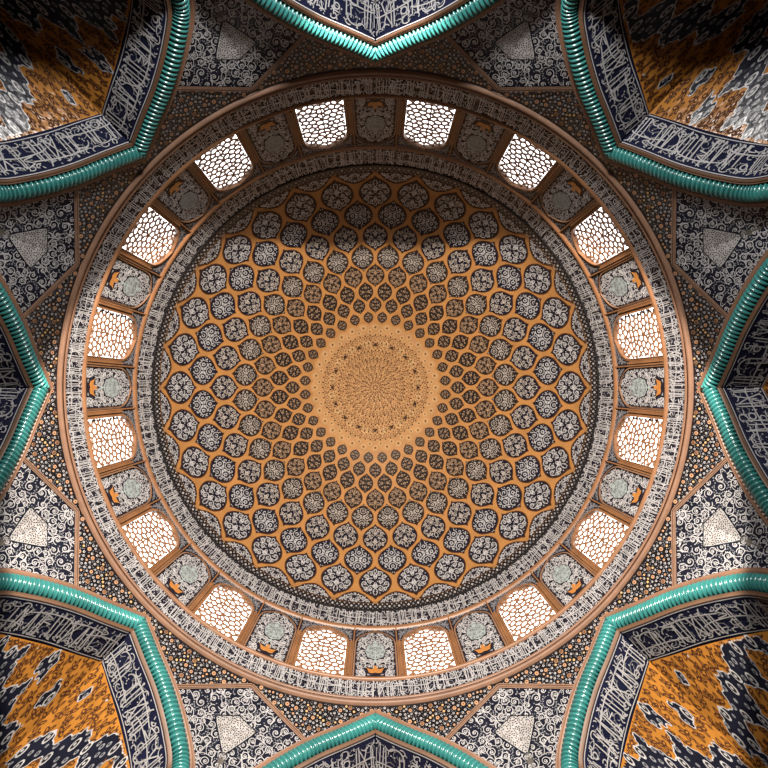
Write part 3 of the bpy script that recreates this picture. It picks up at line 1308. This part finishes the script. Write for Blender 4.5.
bigf = throw(rng, ins, bb, 1.7, 2.2, 260, 2.2)
mid = throw(rng, ins, bb, 1.2, 1.6, 2500, 1.12, have=bigf)
sml = throw(rng, ins, bb, .55, .8, 5000, 1.1, have=bigf + mid)
for i, (x, y, r) in enumerate(bigf):
    P.disc((x, y), r, PINK, .016, 9)
    if i % 3 == 0:
        P.ring((x, y), r * .6, .6, RUST, .022, 8)
    P.disc((x, y), r * .3, RUST, .022, 5)
for i, (x, y, r) in enumerate(mid):
    if i % 5 == 0:
        P.disc((x, y), r * .8, PINK if i % 2 else CREAM, .016, 8)
    else:
        P.disc((x, y), r * .80, WHITE, .016, 8)
        P.disc((x, y), r * .36, BLACK, .022, 5)
for x, y, r in sml:
    P.disc((x, y), r * .8, GREY, .016, 5)
obj('flower_field', merge(map_S(), P), span, sorg)
P = Pat()
eA, eV = A[-1], V22
side = eA + (eV - eA) * np.linspace(0, 1, 16)[:, None]
P.ribbon(side, 3.2, STONE, .05)
P.ribbon(side, .6, RUST, .056)
obj('stone_border', merge(map_S(), P), span, sorg)

# the mirror image for the other side of each arch
sorg2 = sorg * [1, -1, 1]
span2 = empty('floral_spandrel', sorg2)
for ch in list(span.children):
    me = ch.data.copy()
    co_ = np.empty(len(me.vertices) * 3)
    me.vertices.foreach_get('co', co_)
    co_ = co_.reshape(-1, 3)
    co_[:, 1] *= -1
    me.vertices.foreach_set('co', co_.ravel())
    me.flip_normals()
    me.update()
    o = bpy.data.objects.new(ch.name.split('.')[0], me)
    col.objects.link(o)
    o.parent = span2

# shield panel, in a frame whose x axis points along the corner of the octagon
hi_i = apx[apx[:, 1] >= cut - 1e-6]
c, s = math.cos(-D225), math.sin(-D225)
rotp = lambda q: np.stack([q[:, 0] * c - q[:, 1] * s, q[:, 0] * s + q[:, 1] * c], 1)
E = rotp(hi_i)            # arch edge; y < 0
E = E[E[:, 0] < 2050]
Es = E[np.unique(np.r_[np.arange(0, 160, 8), np.arange(160, len(E), 20), len(E) - 1])]
x_end = Es[-1, 0]
q = np.linspace(0, 1, len(Es))
axx = 323.5 + (Es[:, 0] - Es[0, 0]) * (Es[-1, 0] + 8 - 323.5) / (Es[-1, 0] - Es[0, 0])
axis = np.stack([axx, np.zeros(len(Es))], 1)
zorg = map_S(D225)(np.array([[365.0, 0.0]]), np.zeros(1))[0]
shield = empty('arabesque_panel', zorg)
P = Pat()
n = len(Es)
K = 7
rows = [Es + (axis - Es) * t for t in np.linspace(0, 1, K)]
P.poly(np.concatenate(rows), [[k * n + i, k * n + i + 1, (k + 1) * n + i + 1, (k + 1) * n + i] for k in range(K - 1) for i in range(n - 1)], NAVY, .0)
P.swap()
P.mirrored()
P.swap()
halfpoly = np.concatenate([Es[Es[:, 0] < 640], [[640, 0]], [[323.5, 0]]])
kite = np.array([(356.5, 0), (365.5, -22), (399, 0), (365.5, 22)])
kg = np.array([375, 0]) + (kite - [375, 0]) * 1.06
def ins_sh(q):
    a = in_poly(halfpoly, q) & (q[:, 1] < -.3)
    d = (q[:, 0] - 323.5) * .0
    # keep clear of the border along the upper edge
    e0, e1 = np.array([323.5, 0.0]), Es[0]
    dd = e1 - e0
    nn = np.array([-dd[1], dd[0]]) / np.linalg.norm(dd)
    if nn[0] < 0:
        nn = -nn
    return a & (((q - e0) @ nn) > 2.6) & ~in_poly(kg, q)
Q = Pat()
arabesque(Q, np.random.default_rng(9), ins_sh, (323, -80, 560, 0), 3.0, 5.0, .76, WHITE, .014, GREY, tries=14000, dot=.72)
Q.swap()
Q.mirrored()
Q.swap()
obj('arabesque_field', merge(map_S(D225), P, Q), shield, zorg)
P = Pat()
for sg in (1, -1):
    e = np.array([323.5, 0]) + (Es[0] * [1, sg] - [323.5, 0]) * np.linspace(0, 1, 14)[:, None]
    nn = np.array([1.9, 0])
    P.ribbon(e + nn, 1.3, STONE, .03)
obj('panel_border', merge(map_S(D225), P), shield, zorg)
P = Pat()
P.fan(np.concatenate([kite[i] + (kite[(i + 1) % 4] - kite[i]) * np.linspace(0, 1, 5)[:-1, None] for i in range(4)]), PALE, .03, 3, c=(372, 0))
kin = np.array([372, 0]) + (kite - [372, 0]) * .94
ins = lambda q: in_poly(kin, q) & (q[:, 1] < 0)
Q = Pat()
rk = np.random.default_rng(3)
for x, y, r in throw(rk, ins, (350, -24, 400, 0), .65, 1.0, 4000, 1.1):
    if rk.random() < .85:
        a = rk.choice([0, PI / 4, PI / 2, -PI / 4])
        d = np.array([math.cos(a), math.sin(a)]) * r
        Q.ribbon(np.array([(x, y) - d, (x, y) + d]), .85, NAVY if rk.random() < .7 else RUST, .036)
    else:
        Q.disc((x, y), r * .55, NAVY, .036, 4)
Q.swap()
Q.mirrored()
Q.swap()
P.ribbon(np.concatenate([kite, kite[:1]]), .9, BLACK, .034)
obj('kite_inset', merge(map_S(D225), P, Q), shield, zorg)

# backing wall behind the panels
back = MB()
for k in range(8):
    for sg in (1, -1):
        mbk = []
        AA = np.concatenate([A, hi_i[::20]])
        BBp = np.concatenate([ringp * (316.0 / 318.2), rotp(np.zeros((1, 2)))[:0], np.stack([np.linspace(324, 2000, len(hi_i[::20])) * math.cos(D225), np.linspace(324, 2000, len(hi_i[::20])) * math.sin(D225)], 1)])
        rows = [map_S()(AA + (BBp - AA) * t, np.full(len(AA), -.06)) for t in np.linspace(0, 1, 5)]
        G = np.array(rows)
        G[..., 1] *= sg
        ca, sa = math.cos(k * PI / 4), math.sin(k * PI / 4)
        G = np.stack([G[..., 0] * ca - G[..., 1] * sa, G[..., 0] * sa + G[..., 1] * ca, G[..., 2]], -1)
        back.grid3(G, PLASTER)
o = obj('wall_upper', back, None)
o['kind'] = 'structure'

# ------------------------------------------------------------------ eight of each
for k in range(8):
    a = k * PI / 4
    p, nx = PLACE[k], PLACE[(k + 1) % 8]
    o = rope if k == 0 else rot_copy(rope, a)
    wh = 'brightly glaring turquoise rope moulding' if k == 6 else 'turquoise rope moulding with terracotta trims'
    tag(o, f'{wh} around the pointed {p} arch', 'moulding', 'turquoise rope mouldings of the arches')
    o = span if k == 0 else rot_copy(span, a)
    tag(o, f'small dark floral tile triangle just clockwise of the {p} arch peak', 'spandrel', 'floral triangles beside the arch peaks')
    o = span2 if k == 0 else rot_copy(span2, a)
    tag(o, f'small dark floral tile triangle just anticlockwise of the {p} arch peak', 'spandrel', 'floral triangles beside the arch peaks')
    o = shield if k == 0 else rot_copy(shield, a)
    tag(o, f'white arabesque tile panel with kite inset between the {p} and {nx} arches', 'tile panel', 'arabesque panels between the arches')
    if k % 2:
        o = squinch if k == 1 else rot_copy(squinch, a)
        if k != 1:
            tag(o, f'ochre and navy floral squinch vault inside the {p} corner arch', 'niche', 'corner squinch niches')
    else:
        o = recess if k == 0 else rot_copy(recess, a)
        tag(o, f'shallow recess with lettered soffit and ochre lunette inside the {p} arch', 'recess', 'wall arch recesses')
ca = math.cos(PI / 4)
squinch.location = (norg[0] * ca, norg[0] * ca, norg[2])
squinch.rotation_euler = (0, 0, PI / 4)
for o in list(bpy.data.objects):
    if o.name.startswith('squinch_niche') and o != squinch:
        pass
tag(squinch, 'ochre and navy floral squinch vault inside the lower right corner arch', 'niche', 'corner squinch niches')

# ------------------------------------------------------------------ lower room (below the frame)
mb = MB()
t = (np.arange(9) + .5) * PI / 4
Ro = 8.95 / math.cos(D225)
mb.grid3(np.stack([np.array([(Ro * math.cos(a), Ro * math.sin(a), z) for z in (-1.6, .32)] + [(15.5 * math.cos(a), 15.5 * math.sin(a), .32)]) for a in t]), PLASTER)
o = obj('wall_lower', mb)
o['kind'] = 'structure'
mb = MB()
mb.add3([(-15, -15, -1.6), (15, -15, -1.6), (15, 15, -1.6), (-15, 15, -1.6)], [[0, 1, 2, 3]], FLOORM)
o = obj('floor', mb)
o['kind'] = 'structure'

# ------------------------------------------------------------------ light
def area(name, loc, target, size, energy, colr, spread=180):
    l = bpy.data.lights.new(name, 'AREA')
    l.shape = 'DISK'
    l.size = size
    l.energy = energy
    l.color = colr
    l.spread = math.radians(spread)
    o = bpy.data.objects.new(name, l)
    o.location = loc
    d = Vector(target) - Vector(loc)
    o.rotation_euler = d.to_track_quat('-Z', 'Y').to_euler()
    col.objects.link(o)
    return o


l = bpy.data.lights.new('lamp_in_recess', 'SPOT')
l.energy = 64000
l.color = (1.0, .88, .76)
l.spot_size = math.radians(73)
l.spot_blend = .03
l.shadow_soft_size = .15
o = bpy.data.objects.new('lamp_in_recess', l)
o.location = (0, -9.78, 4.05)
tilt = math.radians(42.3)
o.rotation_euler = Vector((0, math.sin(tilt), math.cos(tilt))).to_track_quat('-Z', 'Y').to_euler()
col.objects.link(o)
area('recess_fill_light', (0, -9.6, 3.2), (0, 0, 8.0), 1.6, 4200, (1.0, .96, .92))  # added wide fill that brightens the niches and lower walls

w = bpy.data.worlds.new('world')
w.use_nodes = True
w.node_tree.nodes['Background'].inputs['Color'].default_value = (.6, .7, .9, 1)
w.node_tree.nodes['Background'].inputs['Strength'].default_value = .3
bpy.context.scene.world = w
vs = bpy.context.scene.view_settings
vs.view_transform = 'Standard'
vs.look = 'None'
vs.exposure = 0.0
vs.gamma = 1.0
vs.use_curve_mapping = False
